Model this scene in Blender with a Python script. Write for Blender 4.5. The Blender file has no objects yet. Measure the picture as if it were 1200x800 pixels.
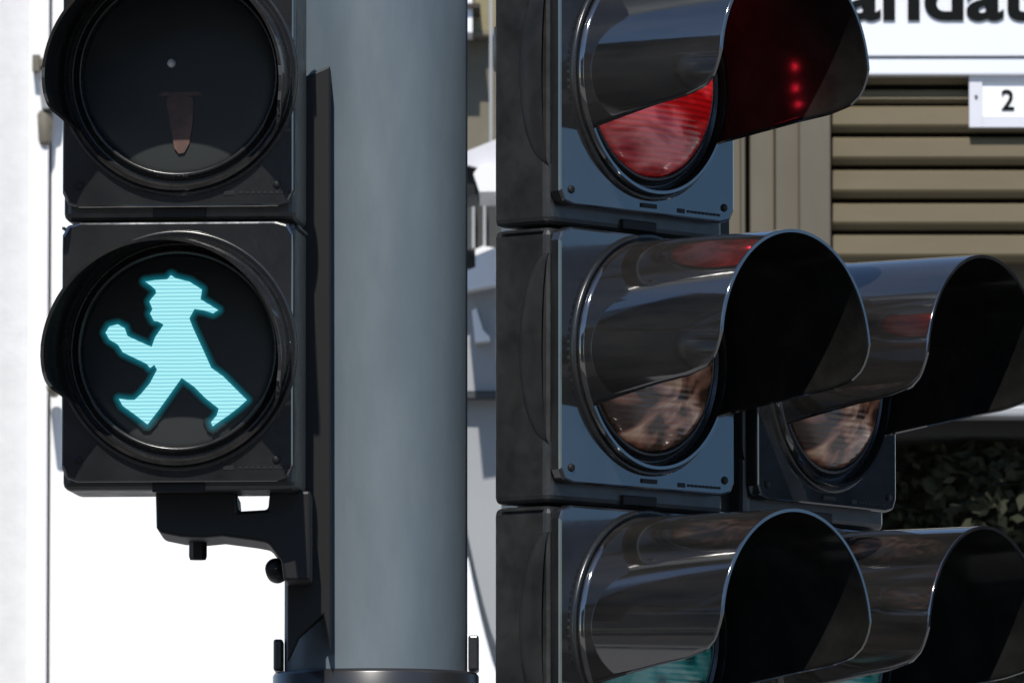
import bpy, bmesh, math, random
from mathutils import Vector, Matrix
R = math.radians
S = bpy.context.scene
COL = S.collection
random.seed(4)

# ------------------------------------------------------------------ camera, sky, sun, exposure
PITCH = R(4.8); CAM = Vector((0, -8.0, 1.6)); FOC = 310.0
cd = bpy.data.cameras.new("camera"); cam = bpy.data.objects.new("camera", cd); COL.objects.link(cam)
cam.location = CAM; cam.rotation_euler = (R(90) + PITCH, 0, 0)
cd.lens = FOC; cd.sensor_width = 36; cd.clip_start = 0.1; cd.clip_end = 2000
cd.dof.use_dof = True; cd.dof.focus_distance = 8.0; cd.dof.aperture_fstop = 75
S.camera = cam

SUN_AZ, SUN_EL = 6.0, 47.0            # degrees to the left of straight behind the camera, elevation
to_sun = Vector((-math.sin(R(SUN_AZ)) * math.cos(R(SUN_EL)), -math.cos(R(SUN_AZ)) * math.cos(R(SUN_EL)), math.sin(R(SUN_EL))))
W = bpy.data.worlds.new("World"); S.world = W; W.use_nodes = True
nt = W.node_tree; sky = nt.nodes.new("ShaderNodeTexSky"); sky.sky_type = 'NISHITA'; sky.sun_disc = False
sky.sun_elevation = R(SUN_EL); sky.sun_rotation = math.atan2(to_sun.x, to_sun.y); sky.air_density = 1.0; sky.dust_density = 0.1; sky.ozone_density = 4.0
nt.links.new(sky.outputs[0], nt.nodes["Background"].inputs[0]); nt.nodes["Background"].inputs[1].default_value = 0.15
sd = bpy.data.lights.new("sun", 'SUN'); sd.energy = 4.6; sd.angle = R(0.53); sd.color = (1, .95, .88)
so = bpy.data.objects.new("sun", sd); COL.objects.link(so); so.rotation_euler = to_sun.to_track_quat('Z', 'Y').to_euler()
vs = S.view_settings; vs.view_transform = 'Standard'; vs.look = 'None'; vs.gamma = 1; vs.exposure = 0.0

def at(px, py, Y):
    """point seen at target pixel (1200x800) on the vertical plane y = Y (used only to find real sizes at a real distance)"""
    k = 36 / FOC / 1200
    f = Vector((0, math.cos(PITCH), math.sin(PITCH))); u = Vector((0, -math.sin(PITCH), math.cos(PITCH)))
    d = f + Vector((1, 0, 0)) * (px - 600) * k + u * (400 - py) * k
    return CAM + d * ((Y - CAM.y) / d.y)

# ------------------------------------------------------------------ materials
def mat(name, col, rough=.5, metal=0, spec=.5, ior=1.5, noise=0, nscale=8, col2=None, bump=0, bscale=60, coat=0, stretch=(1, 1, 1), rvar=0):
    m = bpy.data.materials.new(name); m.use_nodes = True; t = m.node_tree; b = t.nodes["Principled BSDF"]
    b.inputs["Base Color"].default_value = (*col, 1); b.inputs["Roughness"].default_value = rough
    b.inputs["Metallic"].default_value = metal; b.inputs["Specular IOR Level"].default_value = spec
    b.inputs["IOR"].default_value = ior
    b.inputs["Coat Weight"].default_value = coat; b.inputs["Coat Roughness"].default_value = .06
    tc = t.nodes.new("ShaderNodeTexCoord"); mp = t.nodes.new("ShaderNodeMapping"); mp.inputs["Scale"].default_value = stretch
    t.links.new(tc.outputs["Object"], mp.inputs[0])
    if col2:
        n = t.nodes.new("ShaderNodeTexNoise"); n.inputs["Scale"].default_value = nscale; n.inputs["Detail"].default_value = 7; n.inputs["Roughness"].default_value = .62
        t.links.new(mp.outputs[0], n.inputs[0])
        r = t.nodes.new("ShaderNodeValToRGB"); r.color_ramp.elements[0].position = .5 - .5 * (1 - noise) - .0; r.color_ramp.elements[1].position = .5 + .5 * (1 - noise)
        r.color_ramp.elements[0].color = (*col, 1); r.color_ramp.elements[1].color = (*col2, 1)
        t.links.new(n.outputs[0], r.inputs[0]); t.links.new(r.outputs[0], b.inputs["Base Color"])
    if rvar:
        n = t.nodes.new("ShaderNodeTexNoise"); n.inputs["Scale"].default_value = nscale * 2.3; n.inputs["Detail"].default_value = 8; n.inputs["Roughness"].default_value = .7
        t.links.new(mp.outputs[0], n.inputs[0])
        mr = t.nodes.new("ShaderNodeMapRange"); mr.inputs[1].default_value = .35; mr.inputs[2].default_value = .7
        mr.inputs[3].default_value = rough; mr.inputs[4].default_value = rough + rvar
        t.links.new(n.outputs[0], mr.inputs[0]); t.links.new(mr.outputs[0], b.inputs["Roughness"])
    if bump:
        n = t.nodes.new("ShaderNodeTexNoise"); n.inputs["Scale"].default_value = bscale; n.inputs["Detail"].default_value = 5
        t.links.new(mp.outputs[0], n.inputs[0])
        bp = t.nodes.new("ShaderNodeBump"); bp.inputs["Strength"].default_value = bump; bp.inputs["Distance"].default_value = .01
        t.links.new(n.outputs[0], bp.inputs["Height"]); t.links.new(bp.outputs[0], b.inputs["Normal"])
    return m

M = {}
M['plastic'] = mat("black housing plastic", (.009, .009, .009), .30, spec=.7, noise=.65, nscale=22, col2=(.026, .026, .025), rvar=.18, bump=.05, bscale=25)
M['door'] = mat("glossy black door plastic", (.010, .011, .012), .07, ior=2.1, noise=.6, nscale=16, col2=(.022, .022, .022), rvar=.07, bump=.03, bscale=18)
M['visor'] = mat("glossy black visor", (.008, .008, .008), .04, ior=2.4, noise=.7, nscale=34, col2=(.024, .022, .020), rvar=.06, stretch=(1, .12, 1), bump=.03, bscale=14)
M['inner'] = mat("visor inside", (.005, .005, .005), .12, ior=1.17, spec=.5, noise=.5, nscale=30, col2=(.015, .015, .014))
M['ring'] = mat('satin black ring', (.009, .009, .009), .20, ior=1.55, noise=.5, nscale=20, col2=(.018, .018, .018), rvar=.15)
M['rubber'] = mat("black rubber", (.008, .008, .008), .6, spec=.3)
M['bracket'] = mat("black bracket metal", (.005, .005, .005), .5, spec=.35)
M['pole'] = mat("grey blue pole paint", (.080, .106, .125), .55, spec=.35, noise=.72, nscale=11, col2=(.112, .140, .158), bump=.10, bscale=30, rvar=.2, stretch=(1, 1, .3))
M['worn'] = mat('worn paint', (.12, .15, .16), .5, noise=.3, nscale=60, col2=(.085, .115, .125))
M['collar'] = mat("dark collar metal", (.02, .02, .021), .3, spec=.6)
M['steel'] = mat("bright steel", (.55, .55, .56), .3, metal=1)
M['pale'] = mat("pale glint and gap", (.75, .76, .76), .35)  # pale tone of the painted glint and the bright gap
M['white_wall'] = mat("white render", (.80, .80, .80), .85, noise=.3, nscale=3, col2=(.86, .86, .86), bump=.3, bscale=5)
M['white_rough'] = mat("rough white render", (.60, .60, .60), .9, noise=.3, nscale=9, col2=(.72, .72, .72), bump=.6, bscale=9)
M['khaki'] = mat("khaki shutter paint", (.090, .070, .036), .6, spec=.3, noise=.6, nscale=3, col2=(.125, .100, .057), stretch=(.3, 1, 1), bump=.06, bscale=9)
M['khaki_jamb'] = mat("khaki jamb stone", (.085, .072, .048), .6, noise=.5, nscale=5, col2=(.125, .107, .076), stretch=(1, 1, .3))
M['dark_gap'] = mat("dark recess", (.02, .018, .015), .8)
M['sign'] = mat("satin sign metal", (.80, .81, .83), .22, spec=.5, noise=.3, nscale=1.2, col2=(.72, .74, .79))
M['letter'] = mat("black lettering", (.006, .007, .007), .8, spec=.1)
M['frame'] = mat("pale sign frame", (.62, .62, .66), .4)
M['ochre'] = mat("ochre stone", (.19, .16, .085), .8, noise=.5, nscale=1.5, col2=(.27, .235, .14), bump=.3, bscale=3)
M['brownstone'] = mat("brown stone", (.115, .098, .072), .85, noise=.5, nscale=2, col2=(.17, .15, .105), bump=.3, bscale=4)
M['greywall'] = mat("grey cladding", (.28, .29, .30), .5, noise=.3, nscale=1, col2=(.35, .36, .37))
M['white'] = mat("white paint", (.8, .8, .8), .5)
M['darkmetal'] = mat("dark painted metal", (.04, .045, .045), .5)
M['lampmetal'] = mat("weathered lamp metal", (.10, .09, .065), .6, noise=.5, nscale=18, col2=(.2, .18, .14))
M['leaf'] = mat('dark leaf', (.016, .019, .010), .85, spec=.2, noise=.4, nscale=2, col2=(.045, .046, .028))
M['bark'] = mat("bark", (.05, .04, .03), .9)
M['glass_dark'] = mat("window glass", (.012, .014, .016), .05, spec=.8)
M['asphalt'] = mat("asphalt", (.045, .045, .047), .9, noise=.4, nscale=6, col2=(.06, .06, .06), bump=.4)
M['paving'] = mat("paving", (.22, .21, .2), .85, noise=.4, nscale=4, col2=(.3, .29, .27), bump=.3)
M['brick'] = mat("brown brick", (.10, .055, .038), .85, noise=.4, nscale=3, col2=(.15, .09, .06))
M['darkrender'] = mat("dark grey render of added houses", (.05, .052, .055), .8, noise=.4, nscale=1, col2=(.085, .085, .085))
M['roof'] = mat("dark slate", (.03, .03, .034), .7)
M['blue_render'] = mat("blue cladding of added house", (.16, .34, .56), .5, noise=.3, nscale=1, col2=(.20, .39, .62))

def lens_mat(name, dark, mid, light, emit=None, estr=0):
    m = bpy.data.materials.new(name); m.use_nodes = True; t = m.node_tree; b = t.nodes["Principled BSDF"]
    tc = t.nodes.new("ShaderNodeTexCoord")
    mp = t.nodes.new("ShaderNodeMapping"); mp.inputs["Scale"].default_value = (10, 10, 20); t.links.new(tc.outputs["Object"], mp.inputs[0])
    n = t.nodes.new("ShaderNodeTexNoise"); n.inputs["Scale"].default_value = 1.5; n.inputs["Detail"].default_value = 1.6; n.inputs["Distortion"].default_value = 1.3
    t.links.new(mp.outputs[0], n.inputs[0])
    r = t.nodes.new("ShaderNodeValToRGB"); e = r.color_ramp.elements
    e[0].position = .40; e[0].color = (*dark, 1); e[1].position = .60; e[1].color = (*light, 1); x = e.new(.5); x.color = (*mid, 1)
    t.links.new(n.outputs[0], r.inputs[0]); t.links.new(r.outputs[0], b.inputs["Base Color"])  # mottling paints reflections and sunlit patches into the lens colour
    b.inputs["Roughness"].default_value = .22; b.inputs["Specular IOR Level"].default_value = .6; b.inputs["Coat Weight"].default_value = .5; b.inputs["Coat Roughness"].default_value = .08
    # moulded prisms: fine lattice of small ribs
    mp2 = t.nodes.new("ShaderNodeMapping"); t.links.new(tc.outputs["Object"], mp2.inputs[0])
    wx = t.nodes.new("ShaderNodeTexWave"); wx.bands_direction = 'X'; wx.inputs["Scale"].default_value = 45; wx.inputs["Distortion"].default_value = 0
    wz = t.nodes.new("ShaderNodeTexWave"); wz.bands_direction = 'Z'; wz.inputs["Scale"].default_value = 60
    t.links.new(mp2.outputs[0], wx.inputs[0]); t.links.new(mp2.outputs[0], wz.inputs[0])
    mx = t.nodes.new("ShaderNodeMath"); mx.operation = 'MULTIPLY_ADD'; mx.inputs[1].default_value = .12; t.links.new(wx.outputs["Fac"], mx.inputs[0]); t.links.new(wz.outputs["Fac"], mx.inputs[2])
    m3 = t.nodes.new("ShaderNodeMath"); m3.operation = 'MULTIPLY_ADD'; m3.inputs[1].default_value = 4.0; t.links.new(n.outputs[0], m3.inputs[0]); t.links.new(mx.outputs[0], m3.inputs[2])
    bp = t.nodes.new("ShaderNodeBump"); bp.inputs["Strength"].default_value = .22; bp.inputs["Distance"].default_value = .002
    t.links.new(m3.outputs[0], bp.inputs["Height"]); t.links.new(bp.outputs[0], b.inputs["Normal"])
    if emit:
        # rows of LEDs behind the prisms
        rr = t.nodes.new("ShaderNodeMapRange"); rr.inputs[3].default_value = .55; rr.inputs[4].default_value = 1.0
        t.links.new(wz.outputs["Fac"], rr.inputs[0])
        mr = t.nodes.new("ShaderNodeMapRange"); mr.inputs[1].default_value = .35; mr.inputs[2].default_value = .65; mr.inputs[3].default_value = .6; mr.inputs[4].default_value = 1.15
        t.links.new(n.outputs[0], mr.inputs[0])
        mm = t.nodes.new("ShaderNodeMath"); mm.operation = 'MULTIPLY'; t.links.new(rr.outputs[0], mm.inputs[0]); t.links.new(mr.outputs[0], mm.inputs[1])
        m2 = t.nodes.new("ShaderNodeMath"); m2.operation = 'MULTIPLY'; m2.inputs[1].default_value = estr; t.links.new(mm.outputs[0], m2.inputs[0])
        sx = t.nodes.new("ShaderNodeSeparateXYZ"); t.links.new(tc.outputs["Object"], sx.inputs[0])
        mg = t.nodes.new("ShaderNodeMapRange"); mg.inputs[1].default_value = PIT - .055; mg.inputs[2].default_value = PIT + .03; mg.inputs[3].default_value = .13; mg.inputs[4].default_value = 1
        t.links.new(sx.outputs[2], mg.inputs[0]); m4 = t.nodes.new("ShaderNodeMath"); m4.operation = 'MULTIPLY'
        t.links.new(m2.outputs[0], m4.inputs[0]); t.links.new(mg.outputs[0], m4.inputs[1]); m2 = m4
        b.inputs["Emission Color"].default_value = (*emit, 1); t.links.new(m2.outputs[0], b.inputs["Emission Strength"])
    return m
PIT = .2505
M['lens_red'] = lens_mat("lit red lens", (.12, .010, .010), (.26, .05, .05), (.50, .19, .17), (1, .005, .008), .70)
M['lens_amber'] = lens_mat("unlit amber lens", (.09, .045, .025), (.48, .20, .12), (.85, .50, .30))
M['lens_green'] = lens_mat("unlit green lens", (.01, .10, .09), (.03, .30, .26), (.16, .42, .37))
M['lens_black'] = mat("black symbol lens", (.030, .033, .033), .3, spec=.4, bump=.04, bscale=30)
M['unlit_man'] = mat("unlit red symbol", (.045, .026, .020), .5, noise=.7, nscale=45, col2=(.13, .062, .042))

def emit_mat(name, col, strength, attr=None, wave=0):
    m = bpy.data.materials.new(name); m.use_nodes = True; t = m.node_tree; b = t.nodes["Principled BSDF"]
    b.inputs["Base Color"].default_value = (.01, .012, .012, 1); b.inputs["Roughness"].default_value = .3
    b.inputs["Emission Color"].default_value = (*col, 1); b.inputs["Emission Strength"].default_value = strength
    if wave:
        tc = t.nodes.new("ShaderNodeTexCoord"); w = t.nodes.new("ShaderNodeTexWave"); w.bands_direction = 'Z'; w.inputs["Scale"].default_value = wave
        w.inputs["Distortion"].default_value = .6; w.inputs["Detail"].default_value = 1
        t.links.new(tc.outputs["Object"], w.inputs[0])
        r = t.nodes.new("ShaderNodeValToRGB"); r.color_ramp.elements[0].color = (.24, .66, .76, 1); r.color_ramp.elements[1].color = (.46, .92, .97, 1)
        r.color_ramp.elements[0].position = .1; r.color_ramp.elements[1].position = .8
        t.links.new(w.outputs["Fac"], r.inputs[0]); t.links.new(r.outputs[0], b.inputs["Emission Color"])
    if attr:
        a = t.nodes.new("ShaderNodeAttribute"); a.attribute_name = attr
        p = t.nodes.new("ShaderNodeMath"); p.operation = 'POWER'; p.inputs[1].default_value = 1.7; t.links.new(a.outputs["Fac"], p.inputs[0])
        q = t.nodes.new("ShaderNodeMath"); q.operation = 'MULTIPLY'; q.inputs[1].default_value = strength; t.links.new(p.outputs[0], q.inputs[0])
        t.links.new(q.outputs[0], b.inputs["Emission Strength"])
    return m
M['man_lit'] = emit_mat("lit walking symbol", (.3, .8, .9), 1.0, wave=92)
M['halo'] = emit_mat("light spreading in the lens", (.0, .42, .55)  , .36, attr="glow")
M['led'] = emit_mat("red led chip", (1, .02, .05), 260)

# ------------------------------------------------------------------ mesh helpers
class MB:
    def __init__(s): s.v = []; s.f = []; s.m = []; s.sm = []
    def add(s, vs, fs, mi=0, smooth=False):
        o = len(s.v); s.v += [tuple(v) for v in vs]
        for f in fs: s.f.append([i + o for i in f]); s.m.append(mi); s.sm.append(smooth)
    def box(s, x0, x1, y0, y1, z0, z1, mi=0):
        v = [(x, y, z) for z in (z0, z1) for y in (y0, y1) for x in (x0, x1)]
        s.add(v, [(0, 2, 3, 1), (4, 5, 7, 6), (0, 1, 5, 4), (2, 6, 7, 3), (0, 4, 6, 2), (1, 3, 7, 5)], mi)
    def prism(s, pts, y0, y1, mi=0):
        """polygon in xz (list of (x,z)) extruded from y0 to y1"""
        n = len(pts); v = [(x, y0, z) for x, z in pts] + [(x, y1, z) for x, z in pts]
        f = [tuple(range(n)), tuple(range(2 * n - 1, n - 1, -1))] + [(i, i + n, (i + 1) % n + n, (i + 1) % n) for i in range(n)]
        s.add(v, f, mi)
    def lathe(s, prof, c=(0, 0, 0), axis='y', n=72, mi=0, smooth=True, a0=0, a1=360):
        """profile of (radius, offset along axis)"""
        k = n + 1; vs = []
        for r, h in prof:
            for i in range(k):
                a = R(a0 + (a1 - a0) * i / n)
                p = (r * math.cos(a), h, r * math.sin(a)) if axis == 'y' else ((r * math.cos(a), r * math.sin(a), h) if axis == 'z' else (h, r * math.cos(a), r * math.sin(a)))
                vs.append((p[0] + c[0], p[1] + c[1], p[2] + c[2]))
        fs = [(j * k + i, j * k + i + 1, (j + 1) * k + i + 1, (j + 1) * k + i) for j in range(len(prof) - 1) for i in range(n)]
        s.add(vs, fs, mi, smooth)
    def build(s, name, mats, parent=None, bevel=0, weld=True, seg=2):
        me = bpy.data.meshes.new(name); me.from_pydata(s.v, [], s.f)
        for m in (mats if isinstance(mats, (list, tuple)) else [mats]): me.materials.append(m)
        for p, mi, sm in zip(me.polygons, s.m, s.sm): p.material_index = mi; p.use_smooth = sm
        bm = bmesh.new(); bm.from_mesh(me)
        if weld: bmesh.ops.remove_doubles(bm, verts=bm.verts, dist=1e-5)
        bmesh.ops.recalc_face_normals(bm, faces=bm.faces); bm.to_mesh(me); bm.free()
        o = bpy.data.objects.new(name, me); COL.objects.link(o); o.parent = parent
        if bevel:
            b = o.modifiers.new("bevel", 'BEVEL'); b.width = bevel; b.segments = seg; b.limit_method = 'ANGLE'; b.angle_limit = R(40)
            b.harden_normals = False
        return o

def empty(name, label, cat, loc=(0, 0, 0), rz=0, group=None):
    o = bpy.data.objects.new(name, None); COL.objects.link(o); o.location = loc; o.rotation_euler = (0, 0, rz)
    o["label"] = label; o["category"] = cat
    if group: o["group"] = group
    return o
def tag(o, label, cat, group=None):
    o["label"] = label; o["category"] = cat
    if group: o["group"] = group
    return o
def struct(o): o["kind"] = "structure"; return o

# ------------------------------------------------------------------ ground
g = MB(); g.add([(-600, -600, 0), (600, -600, 0), (600, 600, 0), (-600, 600, 0)], [(0, 1, 2, 3)]); struct(g.build("ground", M['paving']))
g = MB(); g.add([(-300, -7, .004), (300, -7, .004), (300, -1.2, .004), (-300, -1.2, .004)], [(0, 1, 2, 3)]); struct(g.build("road", M['asphalt']))
g = MB(); g.box(-300, 300, -1.2, -1.05, -.05, .12); g.box(-300, 300, -7.15, -7, -.05, .12); struct(g.build("kerb", M['paving'], bevel=.01))

# ------------------------------------------------------------------ signal heads
TOP, BOT = .110, -.1405          # module extent about the lens centre (pitch .2505)
PIT = .2505

def plate_with_hole(mb, w, z0, z1, r, y0, y1, cr=.014, n=96):
    """flat plate front at y0, back at y1, with a round hole r about the origin, rounded corners cr"""
    hw = w / 2; cx, cz = 0, 0
    outer = []; inner = []
    for i in range(n):
        a = 2 * math.pi * i / n; c, s_ = math.cos(a), math.sin(a)
        tx = hw / abs(c) if abs(c) > 1e-6 else 1e9; tz = (z1 if s_ > 0 else -z0) / abs(s_) if abs(s_) > 1e-6 else 1e9
        t = min(tx, tz); x, z = t * c, t * s_
        # corner rounding
        zc = z1 - cr if z > 0 else z0 + cr; xc = (hw - cr) * (1 if x > 0 else -1)
        if abs(x) > hw - cr and ((z > 0 and z > zc) or (z < 0 and z < zc)):
            d = Vector((x - xc, z - zc)); d = d.normalized() * cr; x, z = xc + d.x, zc + d.y
        outer.append((x, z)); inner.append((r * c, r * s_))
    v = [(x, y0, z) for x, z in outer] + [(x, y0, z) for x, z in inner] + [(x, y1, z) for x, z in outer] + [(x, y1, z) for x, z in inner]
    f = []
    for i in range(n):
        j = (i + 1) % n
        f += [(i, j, n + j, n + i), (2 * n + i, 2 * n + j, j, i), (n + i, n + j, 3 * n + j, 3 * n + i), (2 * n + i, 3 * n + i, 3 * n + j, 2 * n + j)]
    mb.add(v, f)

CUT = [(0, -32), (.014, -29), (.05, -24), (.09, -19), (.125, -15.5), (.147, -11.5), (.158, -6), (.163, 0), (.166, 6)]
def cut_angle(t, L):
    t = t * .166 / L
    for (a, b), (c, d) in zip(CUT, CUT[1:]):
        if t <= c: return b + (d - b) * (t - a) / (c - a)
    return CUT[-1][1]

def visor_mesh(L, tilt, shift=0):
    mb = MB(); r0, r1, th = .1035, .1085, .0028; n = 90; nt_ = 28
    ring = .010
    def P(t, phi, r): 
        a = R(phi); rr = r + (r1 - r0) * t / L
        return (rr * math.cos(a), -.013 - t, rr * math.sin(a) - t * math.tan(tilt))
    # closed collar at the base
    for r, mi in ((r0, 0), (r0 - th, 1)):
        vs = [P(t, 360 * i / n, r) for t in (-.004, 0, ring) for i in range(n + 1)]; k = n + 1
        mb.add(vs, [(j * k + i, j * k + i + 1, (j + 1) * k + i + 1, (j + 1) * k + i) for j in range(2) for i in range(n)], mi, True)
    vs = [P(ring, 360 * i / n, r) for r in (r0, r0 - th) for i in range(n + 1)]
    mb.add(vs, [(i, i + 1, n + 2 + i, n + 1 + i) for i in range(n)], 0)
    # tunnel with the cut-away underside
    ts = [ring + (L - ring) * (1 - (1 - i / nt_) ** 1.25) for i in range(nt_ + 1)]
    rows = []
    for r, mi in ((r0, 0), (r0 - th, 1)):
        vs = []
        for t in ts:
            c = cut_angle(t, L)
            for i in range(n + 1): vs.append(P(t, c + (180 - 2 * c) * i / n, r))
        k = n + 1
        mb.add(vs, [(j * k + i, j * k + i + 1, (j + 1) * k + i + 1, (j + 1) * k + i) for j in range(nt_) for i in range(n)], mi, True)
        rows.append(vs)
    k = n + 1; o, q = rows
    idx = [nt_ * k + i for i in range(k)]
    mb.add([o[i] for i in idx] + [q[i] for i in idx], [(i, i + 1, k + i + 1, k + i) for i in range(n)], 0)
    for e in (0, n):
        idx = [j * k + e for j in range(nt_ + 1)]; kk = nt_ + 1
        mb.add([o[i] for i in idx] + [q[i] for i in idx], [(i, i + 1, kk + i + 1, kk + i) for i in range(nt_)], 0)
    return mb

FIG = [(270,181),(300,177),(335,175),(346,163),(360,172),(400,182),(437,205),(433,234),(455,247),(485,266),(470,275),(442,266),(415,262),(400,290),(412,320),(440,380),(465,435),(500,460),(540,500),(570,530),(545,552),(515,575),(490,592),(470,606),(465,595),(482,575),(488,555),(450,525),(415,490),(378,464),(345,510),(312,556),(278,600),(240,570),(205,545),(194,524),(220,528),(240,528),(258,512),(285,480),(306,440),(298,425),(285,434),(275,422),(240,405),(205,388),(190,365),(165,350),(154,330),(165,312),(190,306),(210,317),(218,340),(250,355),(290,373),(300,345),(325,308),(308,298),(296,296),(285,275),(292,262),(283,240),(290,230),(303,215),(300,204),(283,190)]

def make_head(name, label, cat, n_mod, kinds, w, L, tilt, n_first=0, depth=.066, bulge=True, group=None, lz=0.0):
    root = empty(name, label, cat, group=group)
    for q, kind in enumerate(kinds):
        z = (n_first - q) * PIT
        # housing shell
        h = MB(); h.box(-w / 2, w / 2, 0, depth, z + BOT + (.0012 if bulge or q == 0 else .006), z + TOP - .0012)
        hs = h.build("housing", M['plastic'], root, bevel=.007, seg=3)
        if bulge:   # round lamp shell swelling out of the side walls
            for sgn in (-1, 1):
                b = MB(); vs = []; fs = []; nu, nv = 26, 10
                for j in range(nv + 1):
                    ph = math.pi / 2 * j / nv
                    for i in range(nu + 1):
                        a = math.pi * i / nu - math.pi / 2
                        vs.append((sgn * (w / 2 - .002 + .011 * math.sin(ph)), .001 + .034 * math.cos(a) * math.cos(ph), z + .086 * math.sin(a) * math.cos(ph)))
                for j in range(nv):
                    for i in range(nu): fs.append((j * (nu + 1) + i, j * (nu + 1) + i + 1, (j + 1) * (nu + 1) + i + 1, (j + 1) * (nu + 1) + i))
                b.add(vs, fs, 0, True)
                b.build("side_shell", M['plastic'], hs)
        # seam lip along the side walls, hinge notch between doors
        for sgn in (-1, 1):
            l = MB(); xa, xb = sorted((sgn * w / 2, sgn * (w / 2 + .0022)))
            l.box(xa, xb, .006, depth - .012, z + TOP - .0055, z + TOP - .0028)
            l.build("seam_lip", M['plastic'], hs, bevel=.0006)
        l = MB(); l.box(-.024, .024, -.0035, .002, z + BOT + .004, z + BOT + .013); l.build("hinge", M['rubber'], hs, bevel=.001)
        # door
        d = MB(); plate_with_hole(d, w - .001, BOT + .0185 + (-.006 if lz else 0) - lz, TOP - .001 - lz, .1, -.013, -.0005)
        for i, v in enumerate(d.v): d.v[i] = (v[0], v[1], v[2] + z + lz)
        dr = d.build("door", M['door'], root, bevel=.0022)
        s = MB(); s.box(-.011, .011, -.0145, -.012, z - .1165, z - .1125); s.build("latch", M['rubber'], dr, bevel=.0005)
        s = MB(); s.box(.042, .052, -.0137, -.0125, z - .1175, z - .1135)
        for i in range(9): s.box(.056 + i * .0055, .0595 + i * .0055, -.0137, -.0125, z - .1165, z - .1142)
        s.build("embossed_mark", M['rubber'], dr)
        for sx in (-1, 1):
            s = MB(); s.lathe([(0, -.0152), (.003, -.0150), (.0038, -.0135), (.0038, -.012)], c=(sx * (w / 2 - .016), 0, z - .108), n=16)
            s.build("screw", M['rubber'], dr)
        # ring around the lens
        rg = MB(); rg.lathe([(.1100, -.008), (.1100, -.0150), (.1085, -.0165), (.1062, -.0165), (.1055, -.0150), (.1025, -.0150), (.1010, -.0140), (.0980, -.0110), (.0970, -.0100), (.0945, -.0120), (.0925, -.0160), (.0905, -.0175), (.0885, -.0165), (.0880, -.0080), (.0870, .002)], c=(0, 0, z + lz), n=120)
        rg.build("ring", M['ring'], root)
        vm = visor_mesh(L, tilt)
        vm.v = [(x, y, zz + z + lz) for x, y, zz in vm.v]
        vo = vm.build("visor", [M['visor'], M['inner']], root)
        # lens
        ln = MB(); flat = kind in ('walk', 'stand')
        ly, bl = (-.0075, .004) if flat else (-.038, .024)
        prof = [(0.0001, ly)] + [(.0878 * math.sin(R(a)), ly + bl * (1 - math.cos(R(a)))) for a in range(6, 91, 6)]
        ln.lathe(prof, c=(0, 0, z + lz), n=96)
        mt = {'red': M['lens_red'], 'amber': M['lens_amber'], 'green': M['lens_green'], 'walk': M['lens_black'], 'stand': M['lens_black']}[kind]
        lo = ln.build("lens", mt, root)
        lo["label"] = {'red': "lit red lens", 'amber': "unlit amber lens", 'green': "unlit green lens", 'walk': "black lens with a lit walking figure", 'stand': "dark lens with an unlit standing figure"}[kind]
        if kind == 'walk':
            pts = [((60 + x / 2.5 - 207) / 1287, (403 - (260 + y / 2.5)) / 1287) for x, y in FIG]
            build_figure(lo, pts, z)
        if kind == 'stand':
            f = MB(); y0, y1 = -.0085, -.0030
            body = [(-.004, -.074), (-.008, -.052), (-.011, -.035), (-.0115, -.028), (-.006, -.0255), (.004, -.0255), (.0125, -.028), (.0135, -.035), (.0125, -.052), (.0095, -.070), (.005, -.078), (.0, -.079)]
            f.prism([(a, b + z) for a, b in body], y0, y1)
            f.prism([(-.019, -.0262 + z), (.021, -.0262 + z), (.018, -.0225 + z), (-.016, -.0225 + z)], y0 + .0003, y1)
            f.build("standing_figure", M['unlit_man'], lo)
            f = MB(); f.lathe([(.0001, -.013), (.0028, -.012), (.0040, -.0095), (.0042, -.004)], c=(-.007, 0, z + .004), n=24); f.build("glint_dome", M['pale'], lo)  # pale dome added as the white glint on the dark lens
        if kind == 'red':
            f = MB()
            for dz in (.012, .0, -.013):
                f.lathe([(.0001, -.0008), (.0012, -.0004), (.0016, .0012)], c=(.012, -.0392, z + dz * 1.1 + .012), n=12)
            f.build("led_chip", M['led'], lo)
    return root

def build_figure(parent, pts, z):
    n = len(pts)
    f = MB(); f.prism([(x, zz + z) for x, zz in pts], -.0095, -.006)
    me_o = f.build("walking_figure", M['man_lit'], parent)
    # light bleeding into the lens around the figure: distance field sampled on a grid disc
    def dist(px, pz):
        inside = False; d = 9
        for i in range(n):
            x1, z1 = pts[i]; x2, z2 = pts[(i + 1) % n]
            if (z1 > pz) != (z2 > pz) and px < (x2 - x1) * (pz - z1) / (z2 - z1) + x1: inside = not inside
            dx, dz = x2 - x1, z2 - z1; t = max(0, min(1, ((px - x1) * dx + (pz - z1) * dz) / (dx * dx + dz * dz)))
            d = min(d, math.hypot(px - x1 - t * dx, pz - z1 - t * dz))
        return 0 if inside else d
    G = 116; step = .178 / G; vid = {}; vs = []; fs = []; val = []
    for j in range(G + 1):
        for i in range(G + 1):
            x, zz = -.089 + i * step, -.089 + j * step
            if math.hypot(x, zz + .0085) > .0865: continue
            dd = dist(x, zz)
            if dd > .0075: continue
            vid[i, j] = len(vs); vs.append((x, -.0082, zz + z)); val.append(max(0, 1 - dd / .0072))
    for j in range(G):
        for i in range(G):
            q = [(i, j), (i + 1, j), (i + 1, j + 1), (i, j + 1)]
            if all(k in vid for k in q): fs.append([vid[k] for k in q])
    me = bpy.data.meshes.new("figure_glow"); me.from_pydata(vs, [], fs); me.materials.append(M['halo'])
    at_ = me.attributes.new("glow", 'FLOAT', 'POINT'); at_.data.foreach_set("value", val)
    o = bpy.data.objects.new("figure_glow", me); COL.objects.link(o); o.parent = parent

GRP = "traffic light heads at the crossing"
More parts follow.
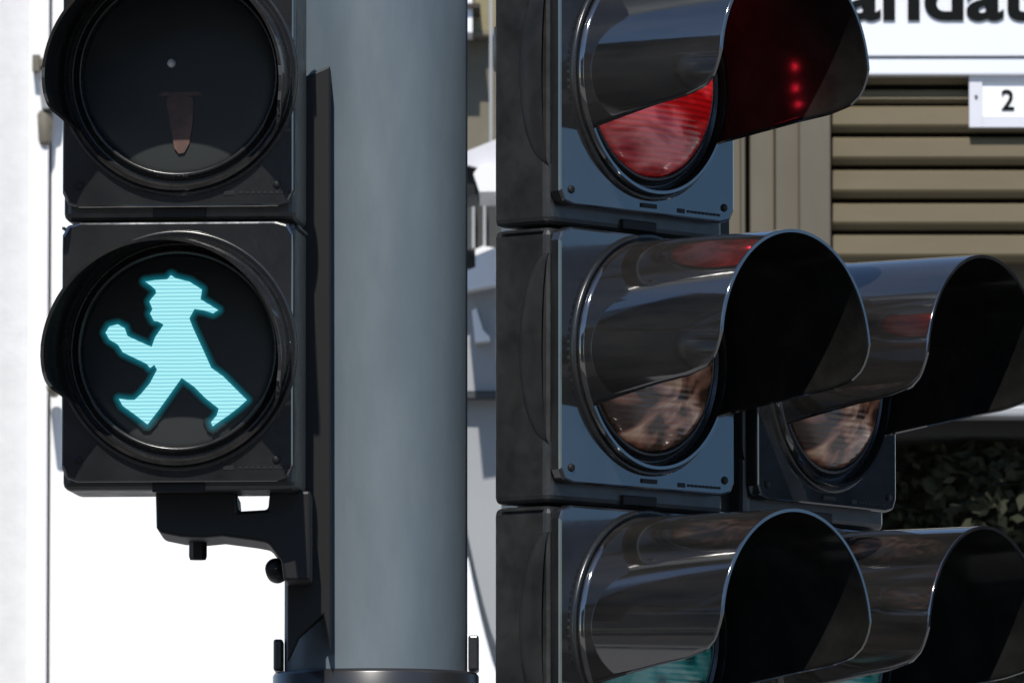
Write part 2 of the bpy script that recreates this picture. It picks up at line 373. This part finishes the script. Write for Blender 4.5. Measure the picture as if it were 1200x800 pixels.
# pedestrian head, seen almost from the front
ped = make_head("pedestrian_signal", "black two-lamp pedestrian signal with glowing blue-green walking man, left of the grey pole", "pedestrian signal",
                2, ['stand', 'walk'], .213, .132, R(7.5), n_first=1, depth=.098, bulge=False, lz=-.0085)
pc = at(210, 401, -.225); ped.scale = (.972,) * 3; ped.location = pc; ped.rotation_euler = (0, 0, R(-4.5))
# vehicle heads, turned to the right
YAW1, YAW2 = R(50), R(57)
h1 = make_head("traffic_signal", "black three-lamp traffic light with its red lamp lit, beside the grey pole", "traffic light", 3, ['red', 'amber', 'green'], .252, .171, R(1.5), n_first=1, group=GRP)
c1 = at(747, 417, -.02); h1.location = c1; h1.rotation_euler = (0, 0, YAW1)
h2 = make_head("traffic_signal", "black traffic light with no lamp lit, on the right without a red lamp on top", "traffic light", 2, ['amber', 'green'], .252, .171, R(1.5), n_first=0, group=GRP)
d1 = Vector((math.cos(YAW1), math.sin(YAW1), 0)); d2 = Vector((math.cos(YAW2), math.sin(YAW2), 0))
c2 = c1 + d1 * (.127 + .016) + d2 * (.016 + .127); h2.location = c2; h2.rotation_euler = (0, 0, YAW2)

# mast behind the vehicle heads, carrying them
n1 = Vector((-math.sin(YAW1), math.cos(YAW1), 0))
mp_ = c1 + d1 * .08 + n1 * .17
mast = empty("signal_mast", "slim grey mast standing directly behind the right-hand traffic light heads", "mast", (mp_.x, mp_.y, 0))
m = MB(); m.lathe([(.045, 0), (.045, 3.0), (.0001, 3.01)], axis='z', n=40); m.build("post", M['pole'], mast)
for zz in (c1.z + .30, c1.z - .36):
    m = MB(); m.lathe([(.0455, -.02), (.052, -.02), (.052, .02), (.0455, .02)], axis='z', n=32, c=(0, 0, zz)); m.build("clamp", M['bracket'], mast)
# link plate between the two heads, and a pale block added as the bright gap below it
lk = c1 + d1 * .143 + n1 * .02
m = MB(); m.box(-.0145, .0145, -.002, .05, -.134, .26); o = m.build("link_plate", M['bracket'], mast); o.parent = mast
o.location = (lk.x - mp_.x, lk.y - mp_.y, c1.z); o.rotation_euler = (0, 0, (YAW1 + YAW2) / 2)
m = MB(); m.box(-.0085, .0085, -.006, .010, -.1405, -.1345); o2 = m.build("bright_gap_block", M['pale'], mast)
o2.location = o.location + Vector((0, 0, 0)); o2.rotation_euler = o.rotation_euler
for zz in (c1.z + .30, c1.z - .36):
    m = MB(); a = Vector((0, 0, 0)); m.box(-.02, .02, -.14, -.045, -.012, .012); o3 = m.build("arm", M['bracket'], mast, bevel=.002)
    o3.location = (0, 0, zz); o3.rotation_euler = (0, 0, YAW1)

# ------------------------------------------------------------------ grey pole
px_ = at(441, 400, 0).x
pole = empty("steel_pole", "thick grey-blue steel pole between the pedestrian signal and the traffic lights", "pole", (px_, 0, 0))
m = MB(); m.lathe([(.083, 0), (.083, 4.2), (.078, 4.21), (.0001, 4.22)], axis='z', n=96); m.build("shaft", M['pole'], pole)
zc = at(441, 783, -.09).z
m = MB(); m.lathe([(.0832, zc - .12), (.0925, zc - .12), (.0935, zc - .118), (.0935, zc - .003), (.0915, zc), (.0832, zc + .001)], axis='z', n=96)
m.build("collar", M['collar'], pole)
m = MB(); m.box(.084, .0935, -.03, .03, zc + .0015, zc + .033); m.build("collar_lug", M['collar'], pole, bevel=.002)
m = MB(); m.box(-.0925, -.084, -.02, .03, zc + .0015, zc + .030)
m.build("collar_lug", M['collar'], pole, bevel=.002)

# bracket under the pedestrian head (part of that head)
inv = Matrix.Diagonal((1 / .972, 1 / .972, 1 / .972, 1)) @ Matrix.Rotation(R(4.5), 4, 'Z') @ Matrix.Translation(-pc)
br = [(185,579),(279,579),(281,603),(316,601),(318,579),(366,579),(366,684),(334,684),(331,660),(316,640),(300,637),(262,632),(240,634),(215,633),(190,628),(186,622)]
def wp(x, y, Y): p = at(x, y, Y); return (p.x, p.z)
m = MB(); m.prism([wp(x, y, -.13) for x, y in br], -.18, -.06)
m.v = [tuple(inv @ Vector(v)) for v in m.v]
bo = m.build("bracket", M['bracket'], ped, bevel=.003)
m = MB(); m.prism([wp(x, y, -.10) for x, y in ((352, 93), (387, 78), (388, 766), (379, 720), (350, 746), (337, 774), (337, 640), (352, 640))], -.105, -.066)  # black strip shaped like the pedestrian head's shadow on the pole
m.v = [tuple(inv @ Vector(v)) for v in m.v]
m.build("shadow_strip", M['bracket'], ped, bevel=.0015)
m = MB(); a = at(232, 640, -.11); m.lathe([(.0001, -.012), (.007, -.012), (.008, -.009), (.008, .008)], axis='z', c=(a.x, a.y, a.z), n=6, smooth=False); m.v = [tuple(inv @ Vector(v)) for v in m.v]
m.build("bolt", M['bracket'], bo)
m = MB(); a = at(324, 668, -.12); m.lathe([(.0001, -.03), (.006, -.03), (.0095, -.026), (.0100, .03)], axis='y', c=(a.x, a.y, a.z), n=20); m.v = [tuple(inv @ Vector(v)) for v in m.v]
m.build("clamp_knob", M['bracket'], bo)

# ------------------------------------------------------------------ shuttered building behind, right
YB = 17.0
def bx(mb, x0, x1, y0, y1, Ya, Yb, mi=0):
    """box whose front face covers target pixels x0..x1, y0..y1 at depth Ya"""
    a = at(x0, y1, Ya); b = at(x1, y0, Ya); mb.box(a.x, b.x, Ya, Yb, a.z, b.z, mi)
shop = empty("shuttered_building", "khaki building with horizontal louvres behind the right traffic light", "building", (at(900, 400, YB).x, YB, 0))
def sh(mb, name, mt, bevel=0):
    o = mb.build(name, mt, None, bevel=bevel); o.parent = shop; o.location = -shop.location; return o
XR = 1500
m = MB(); bx(m, 640, XR, 300, 474, YB + .25, YB + 1.2); sh(m, "wall", M['khaki_jamb'])
m = MB(); bx(m, 900, XR, -1400, 80, YB + .3, YB + 6); bx(m, 640, 900, -1400, 300, YB + .3, YB + 6); sh(m, "upper_wall", M['khaki_jamb'])
m = MB(); bx(m, 900, XR, 40, 306, YB + .22, YB + .26); sh(m, "shutter_backing", M['dark_gap'])
# jambs: stepped vertical profiles
for x0, x1, dy in ((640, 868, .12), (868.5, 873, .02), (879, 907, .05), (909, 936, .0), (937, 973, -.06)):
    m = MB(); bx(m, x0, x1, 60, 300, YB + dy, YB + .29); sh(m, "jamb", M['khaki_jamb'], .004)
# slats
ys = [102.5, 122, 158.5, 197, 236, 273]
z_of = lambda y: at(1000, y, YB).z
xa, xb = at(974.5, 0, YB).x, at(XR, 0, YB).x
edges = [65] + ys + [311]
for i in range(len(edges) - 1):
    zt, zb = z_of(edges[i]), z_of(edges[i + 1]); m = MB(); hgt = zt - zb
    prof = [(YB + .052, zt - .001), (YB + .046, zt - hgt * .10), (YB + .036, zt - hgt * .60), (YB + .040, zt - hgt * .68), (YB + .053, zt - hgt * .84), (YB + .11, zt - hgt * .86), (YB + .11, zt - .001)]
    n = len(prof); v = [(xa, y, z) for y, z in prof] + [(xb, y, z) for y, z in prof]
    m.add(v, [tuple(range(n)), tuple(range(n, 2 * n))] + [(k, (k + 1) % n, (k + 1) % n + n, k + n) for k in range(n)])
    sh(m, "shutter_slat", M['khaki'])
m = MB(); bx(m, 640, XR, 474, 488, YB - .04, YB + .10); sh(m, "ledge", M['greywall'], .01)
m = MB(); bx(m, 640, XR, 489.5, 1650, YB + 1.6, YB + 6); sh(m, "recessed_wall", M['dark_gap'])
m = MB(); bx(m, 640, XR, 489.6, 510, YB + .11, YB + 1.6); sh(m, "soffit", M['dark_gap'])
# white fascia sign with lettering, hung on the building
sg = empty("shop_sign", "white fascia sign with bold black lettering above the louvres", "sign", (at(1035, 88, YB - .12).x, YB - .12, at(1035, 88, YB - .12).z))
def rel(mb, name, mt, par, bevel=0):
    o = mb.build(name, mt, None, bevel=bevel); o.parent = par; o.location = -par.location; return o
m = MB(); bx(m, 868, XR, -160, 66, YB - .03, YB + .10); rel(m, "panel", M['sign'], sg, .004)
m = MB(); bx(m, 868, XR, 67.5, 88, YB - .02, YB + .20); rel(m, "bottom_trim", M['sign'], sg, .006)
def text(body, size, loc, par, name, mt, offset, xs=1.0, depth=.0015, shear=0):
    c = bpy.data.curves.new(name, 'FONT'); c.body = body; c.size = size; c.offset = offset; c.extrude = depth; c.resolution_u = 8
    o = bpy.data.objects.new(name, c); COL.objects.link(o); bpy.context.view_layer.update()
    dg = bpy.context.evaluated_depsgraph_get(); me = bpy.data.meshes.new_from_object(o.evaluated_get(dg)); bpy.data.objects.remove(o)
    me.materials.clear(); me.materials.append(mt)
    me.transform(Matrix.Rotation(R(90), 4, 'X')); me.transform(Matrix.Diagonal((xs, 1, 1, 1)))
    o = bpy.data.objects.new(name, me); COL.objects.link(o); o.parent = par; o.location = Vector(loc) - par.location
    return o, min(v.co.x for v in me.vertices), max(v.co.x for v in me.vertices)
TS = .205
o, x0, x1 = text("Mandat", TS, (0, 0, 0), sg, "lettering", M['letter'], .0052, xs=1.19)
base = at(1100, 22, YB - .036)
TXT_X = at(1007, 0, YB - .17).x
o.location = Vector((at(1211, 0, YB - .03).x - x1, YB - .036, base.z)) - sg.location
# small number plate
ns = empty("number_sign", "small white plate with the number 2 in a pale frame on the louvres", "sign", tuple(at(1175, 148, YB - .1)))
m = MB()
for a in ((1136, 1151, 89, 149), (1222, 1237, 89, 149), (1151, 1222, 89, 94.5), (1151, 1222, 137, 149)):
    bx(m, *a, YB - .00, YB + .06)
rel(m, "frame", M['frame'], ns)
m = MB(); bx(m, 1151.2, 1221.8, 94.8, 136.8, YB + .01, YB + .05); rel(m, "plate", M['white'], ns)
t2 = at(1173, 129, YB + .007)
text("2", .083, (t2.x, YB + .007, t2.z), ns, "number", M['letter'], .0012, xs=.95, depth=.001)
m = MB(); a = at(1144, 113, YB - .003); m.lathe([(.0001, -.006), (.004, -.004), (.005, .004)], c=tuple(a), n=10); rel(m, "screw", M['lampmetal'], ns)

# shrub in the shaded recess
def leafy(name, label, cat, c, rad, n, mt, size, trunk_h, seed, squash=.8, group=None):
    rnd = random.Random(seed); root = empty(name, label, cat, (c[0], c[1], 0), group=group)
    t = MB(); t.lathe([(.02 * rad + .03, 0), (.015 * rad + .02, trunk_h)], axis='z', n=10)
    t.build("trunk", M['bark'], root)
    cl = [(rnd.gauss(0, .38), rnd.gauss(0, .38), rnd.gauss(0, .38) * squash, rnd.uniform(.18, .42)) for _ in range(26)]
    b = MB()
    for _ in range(n):
        x, y, z, r = rnd.choice(cl); d = Vector((rnd.gauss(0, 1), rnd.gauss(0, 1), rnd.gauss(0, 1))).normalized() * r * rnd.random() ** .4
        p = Vector((x, y, z)) * rad + d * rad + Vector((0, 0, c[2]))
        u = Vector((rnd.gauss(0, 1), rnd.gauss(0, 1), rnd.gauss(0, .6))).normalized(); w = u.cross(Vector((rnd.gauss(0, 1), rnd.gauss(0, 1), rnd.gauss(0, 1)))).normalized()
        s = size * rnd.uniform(.6, 1.3)
        b.add([p - u * s, p + w * s * .5, p + u * s, p - w * s * .5], [(0, 1, 2, 3)])
    b.build("crown", mt, root, weld=False)
    return root
sp = at(1150, 560, YB + .9)
leafy("shrub", "dark green shrub in the shaded recess below the pale ledge", "shrub", (sp.x, YB + .75, sp.z - .15), .85, 16000, M['leaf'], .030, sp.z, 3)

# ------------------------------------------------------------------ white houses, left
YL = 26.0
lh = empty("white_house", "overexposed white rendered house at the left edge", "house", (at(-200, 400, YL).x, YL, 0))
def lp(mb, name, mt, par, bevel=0): return rel(mb, name, mt, par, bevel)
a = at(-2600, 0, YL).x; b_ = at(35, 0, YL).x; c_ = at(58, 0, YL).x
m = MB(); m.box(a, b_, YL, YL + 8, 0, 11); lp(m, "wall", M['white_rough'], lh)
m = MB(); m.box(b_ + .002, c_, YL - .06, YL + 8, 0, 11); lp(m, "corner_pilaster", M['white_wall'], lh)
m = MB(); m.box(a - .2, c_ + .2, YL - .4, YL + 8.4, 11, 11.4); lp(m, "roof", M['roof'], lh)
lh2 = empty("white_house", "plain bright white house front behind the pedestrian signal", "house", (at(200, 400, YL + 6).x, YL + 6, 0))
m = MB(); m.box(c_ + .01, at(400, 0, YL).x, YL + .02, YL + 7, 0, 10.6); lp(m, "wall", M['white_wall'], lh2)
m = MB(); m.box(c_ + .21, at(400, 0, YL).x + .2, YL - .2, YL + 7.2, 10.6, 10.9); lp(m, "roof", M['roof'], lh2)
# lamp on the pilaster
lm = empty("wall_lamp", "small weathered brown lamp hanging from a wall bracket at the left edge", "wall lamp", tuple(at(50, 75, YL - .1)))
def lx(x, y, Y=YL - .25): return at(x, y, Y)
m = MB()
p, q = lx(36, 64), lx(72, 74); m.box(p.x, q.x, YL - .13, YL - .05, q.z, p.z)
p, q = lx(36, 60), lx(45, 80); m.box(p.x, q.x, YL - .14, YL - .04, q.z, p.z)
lp(m, "bracket", M['lampmetal'], lm, .004)
p = lx(54, 78); q = lx(58, 122)
m = MB(); m.lathe([(.032, q.z), (.050, p.z)], axis='z', c=((p.x + q.x) / 2, YL - .08, 0), n=20); lp(m, "stem", M['greywall'], lm)
p = lx(50, 124); q = lx(52, 164)
m = MB(); m.lathe([(.0001, q.z), (.018, q.z), (.026, q.z + .02), (.032, p.z - .015), (.024, p.z), (.0001, p.z)], axis='z', c=(p.x, YL - .06, 0), n=20); lp(m, "shade", M['lampmetal'], lm)
p = lx(60, 120)
m = MB(); m.box(p.x - .01, p.x + .012, YL - .10, YL - .03, p.z - .01, p.z + .01); lp(m, "arm", M['lampmetal'], lm)
m = MB(); p = lx(61, 455, YL - .2); m.lathe([(.0001, -.05), (.02, -.045), (.024, .15)], c=(p.x, p.y, p.z), n=12); tag(m.build("cable_hook", M['lampmetal']), "tiny brass hook on the white wall below the lamp", "hook")

# ------------------------------------------------------------------ far street seen in the gap right of the pole
YF = 44.0
fh = empty("old_house", "narrow view of an ochre and brown stone house between pole and traffic light", "house", (at(565, 400, YF).x, YF, 0))
m = MB(); bx(m, 500, 640, -1400, 36, YF, YF + 6); lp(m, "upper_wall", M['ochre'], fh)
m = MB(); bx(m, 500, 640, 36, 43, YF - .15, YF + 6); lp(m, "cornice", M['brownstone'], fh, .02)
m = MB(); bx(m, 500, 640, 43, 300, YF + .02, YF + 6); lp(m, "wall", M['brownstone'], fh)
m = MB(); bx(m, 500, 640, 300, 470, YF + .02, YF + 6); lp(m, "middle_wall", M['greywall'], fh)
m = MB(); bx(m, 400, 640, 470, 2300, YF, YF + 6); lp(m, "lower_wall", M['white_wall'], fh)
m = MB(); bx(m, 535, 553.5, -30, 38, YF - .4, YF - .02); lp(m, "window_frame", M['white'], fh)
m = MB(); bx(m, 545, 563, 4, 9, YF - .45, YF - .01); lp(m, "bar", M['bark'], fh)
m = MB(); bx(m, 573.5, 577.0, -200, 300, YF - 1.2, YF - 1.1); tag(m.build("strip", M['greywall']), "pale vertical strip just left of the traffic light", "strip")  # thin pale vertical strip in front of the old house
YC = 25.5
aw = empty("awning", "pale slanting awning above a dark door in the gap beside the pole", "awning", tuple(at(565, 225, YC)))
m = MB(); m.prism([wp(x, y, YC) for x, y in ((535, 182), (585, 162), (585, 203), (535, 190))], YC, YC + .5); lp(m, "cover", M['frame'], aw)
m = MB(); m.prism([wp(x, y, YC) for x, y in ((555, 205), (562, 195), (585, 195), (585, 226), (562, 226))], YC - .05, YC + .5); lp(m, "valance", M['white'], aw)
m = MB(); m.prism([wp(x, y, YC) for x, y in ((535, 191), (559, 191), (561, 200), (556, 210), (560, 226), (535, 230))], YC + .06, YC + .5); lp(m, "bracket", M['bracket'], aw)
bt = empty("grey_building", "grey clad building with a white sill in the gap beside the pole", "building", (at(565, 500, YC + 1).x, YC + 1, 0))
m = MB(); bx(m, 500, 640, 200, 292, YC + 1.0, YC + 4); lp(m, "door_panel", M['darkmetal'], bt)
for x in (553, 566): 
    m = MB(); bx(m, x, x + 3.5, 228, 290, YC + .9, YC + 1.0); lp(m, "panel_rib", M['greywall'], bt)
m = MB(); m.prism([wp(x, y, YC + .8) for x, y in ((535, 320), (552, 315), (557, 313), (557, 292), (566, 288), (590, 292), (590, 332), (535, 342))], YC + .8, YC + 3); lp(m, "sill", M['white'], bt)
m = MB(); bx(m, 500, 640, 330, 458, YC + .95, YC + 3.5); lp(m, "wall", M['greywall'], bt)
m = MB(); bx(m, 500, 640, 459, 466, YC + .9, YC + 3.5); lp(m, "joint", M['darkmetal'], bt)
m = MB(); m.prism([wp(x, y, YC + .9) for x, y in ((553, 365), (558, 362), (566, 388), (574, 396), (574, 400), (557, 402))], YC + .85, YC + .95); lp(m, "bright_fitting", M['white'], bt)
# curved lower edge of the cladding
cv = [(500, 467), (640, 467), (640, 800), (600, 790), (585, 765), (575, 738), (566, 705), (558, 672), (551, 640), (545, 610), (500, 560)]
m = MB(); m.prism([wp(x, y, YC + 1) for x, y in cv], YC + 1, YC + 3.5); lp(m, "curved_canopy", M['greywall'], bt)
for pz in (wp(600, 700, YC + 2),):
    m = MB(); m.lathe([(.05, 0), (.05, pz[1])], axis='z', c=(pz[0], YC + 2.2, 0), n=16); lp(m, "column", M['greywall'], bt)

# ------------------------------------------------------------------ houses around the camera, some added only for reflections in the plastic
def house(name, label, cx, cy, w, d, h, rz, wall, nx, nz):
    r = empty(name, label, "house", (cx, cy, 0), R(rz))
    m = MB(); m.box(-w / 2, w / 2, -d / 2, d / 2, 0, h); m.build("wall", wall, r)
    m = MB(); m.prism([(-w / 2 - .4, h), (w / 2 + .4, h), (w / 2 - .5, h + 2.2), (-w / 2 + .5, h + 2.2)], -d / 2 - .4, d / 2 + .4); m.build("roof", M['roof'], r)
    wm = bpy.data.meshes.new("window")
    first = None
    for i in range(nx):
        for k in range(nz):
            x = -w / 2 + (i + .5) * w / nx; z = 1.2 + k * h / nz
            if first is None:
                m = MB(); m.box(-.6, .6, -.06, .02, 0, 1.6); o = m.build("window", M['white'], r); m = MB(); m.box(-.5, .5, -.075, -.055, .1, 1.5); p = m.build("pane", M['glass_dark'], o); first = (o, p)
            else:
                o = first[0].copy(); COL.objects.link(o); p = first[1].copy(); COL.objects.link(p); p.parent = o; o.parent = r
            o.location = (x, -d / 2, z)
    return r
house("town_house", "brown brick town house across the street behind the viewer", -9, -34, 16, 8, 9.5, 180, M['brick'], 6, 3)
house("town_house", "pale rendered town house across the street behind the viewer", 9, -35, 16, 8, 11, 180, M['white_rough'], 6, 3)
house("town_house", "unseen dark grey house added on the left to darken the visor reflections", -34, -4, 40, 8, 14.5, 90, M['darkrender'], 9, 2)  # unseen, added so the visors reflect dark below the sky
house("town_house", "unseen dark grey house added on the right to darken the door reflections", 33, 21, 12, 8, 11, -40, M['darkrender'], 4, 3)  # unseen, added so the second head's doors reflect dark
house("town_house", "unseen blue clad house added on the right to turn the door reflections blue", 32, 6, 13, 8, 10, -50, M['blue_render'], 2, 2)  # unseen, added and turned sunward so the doors reflect blue
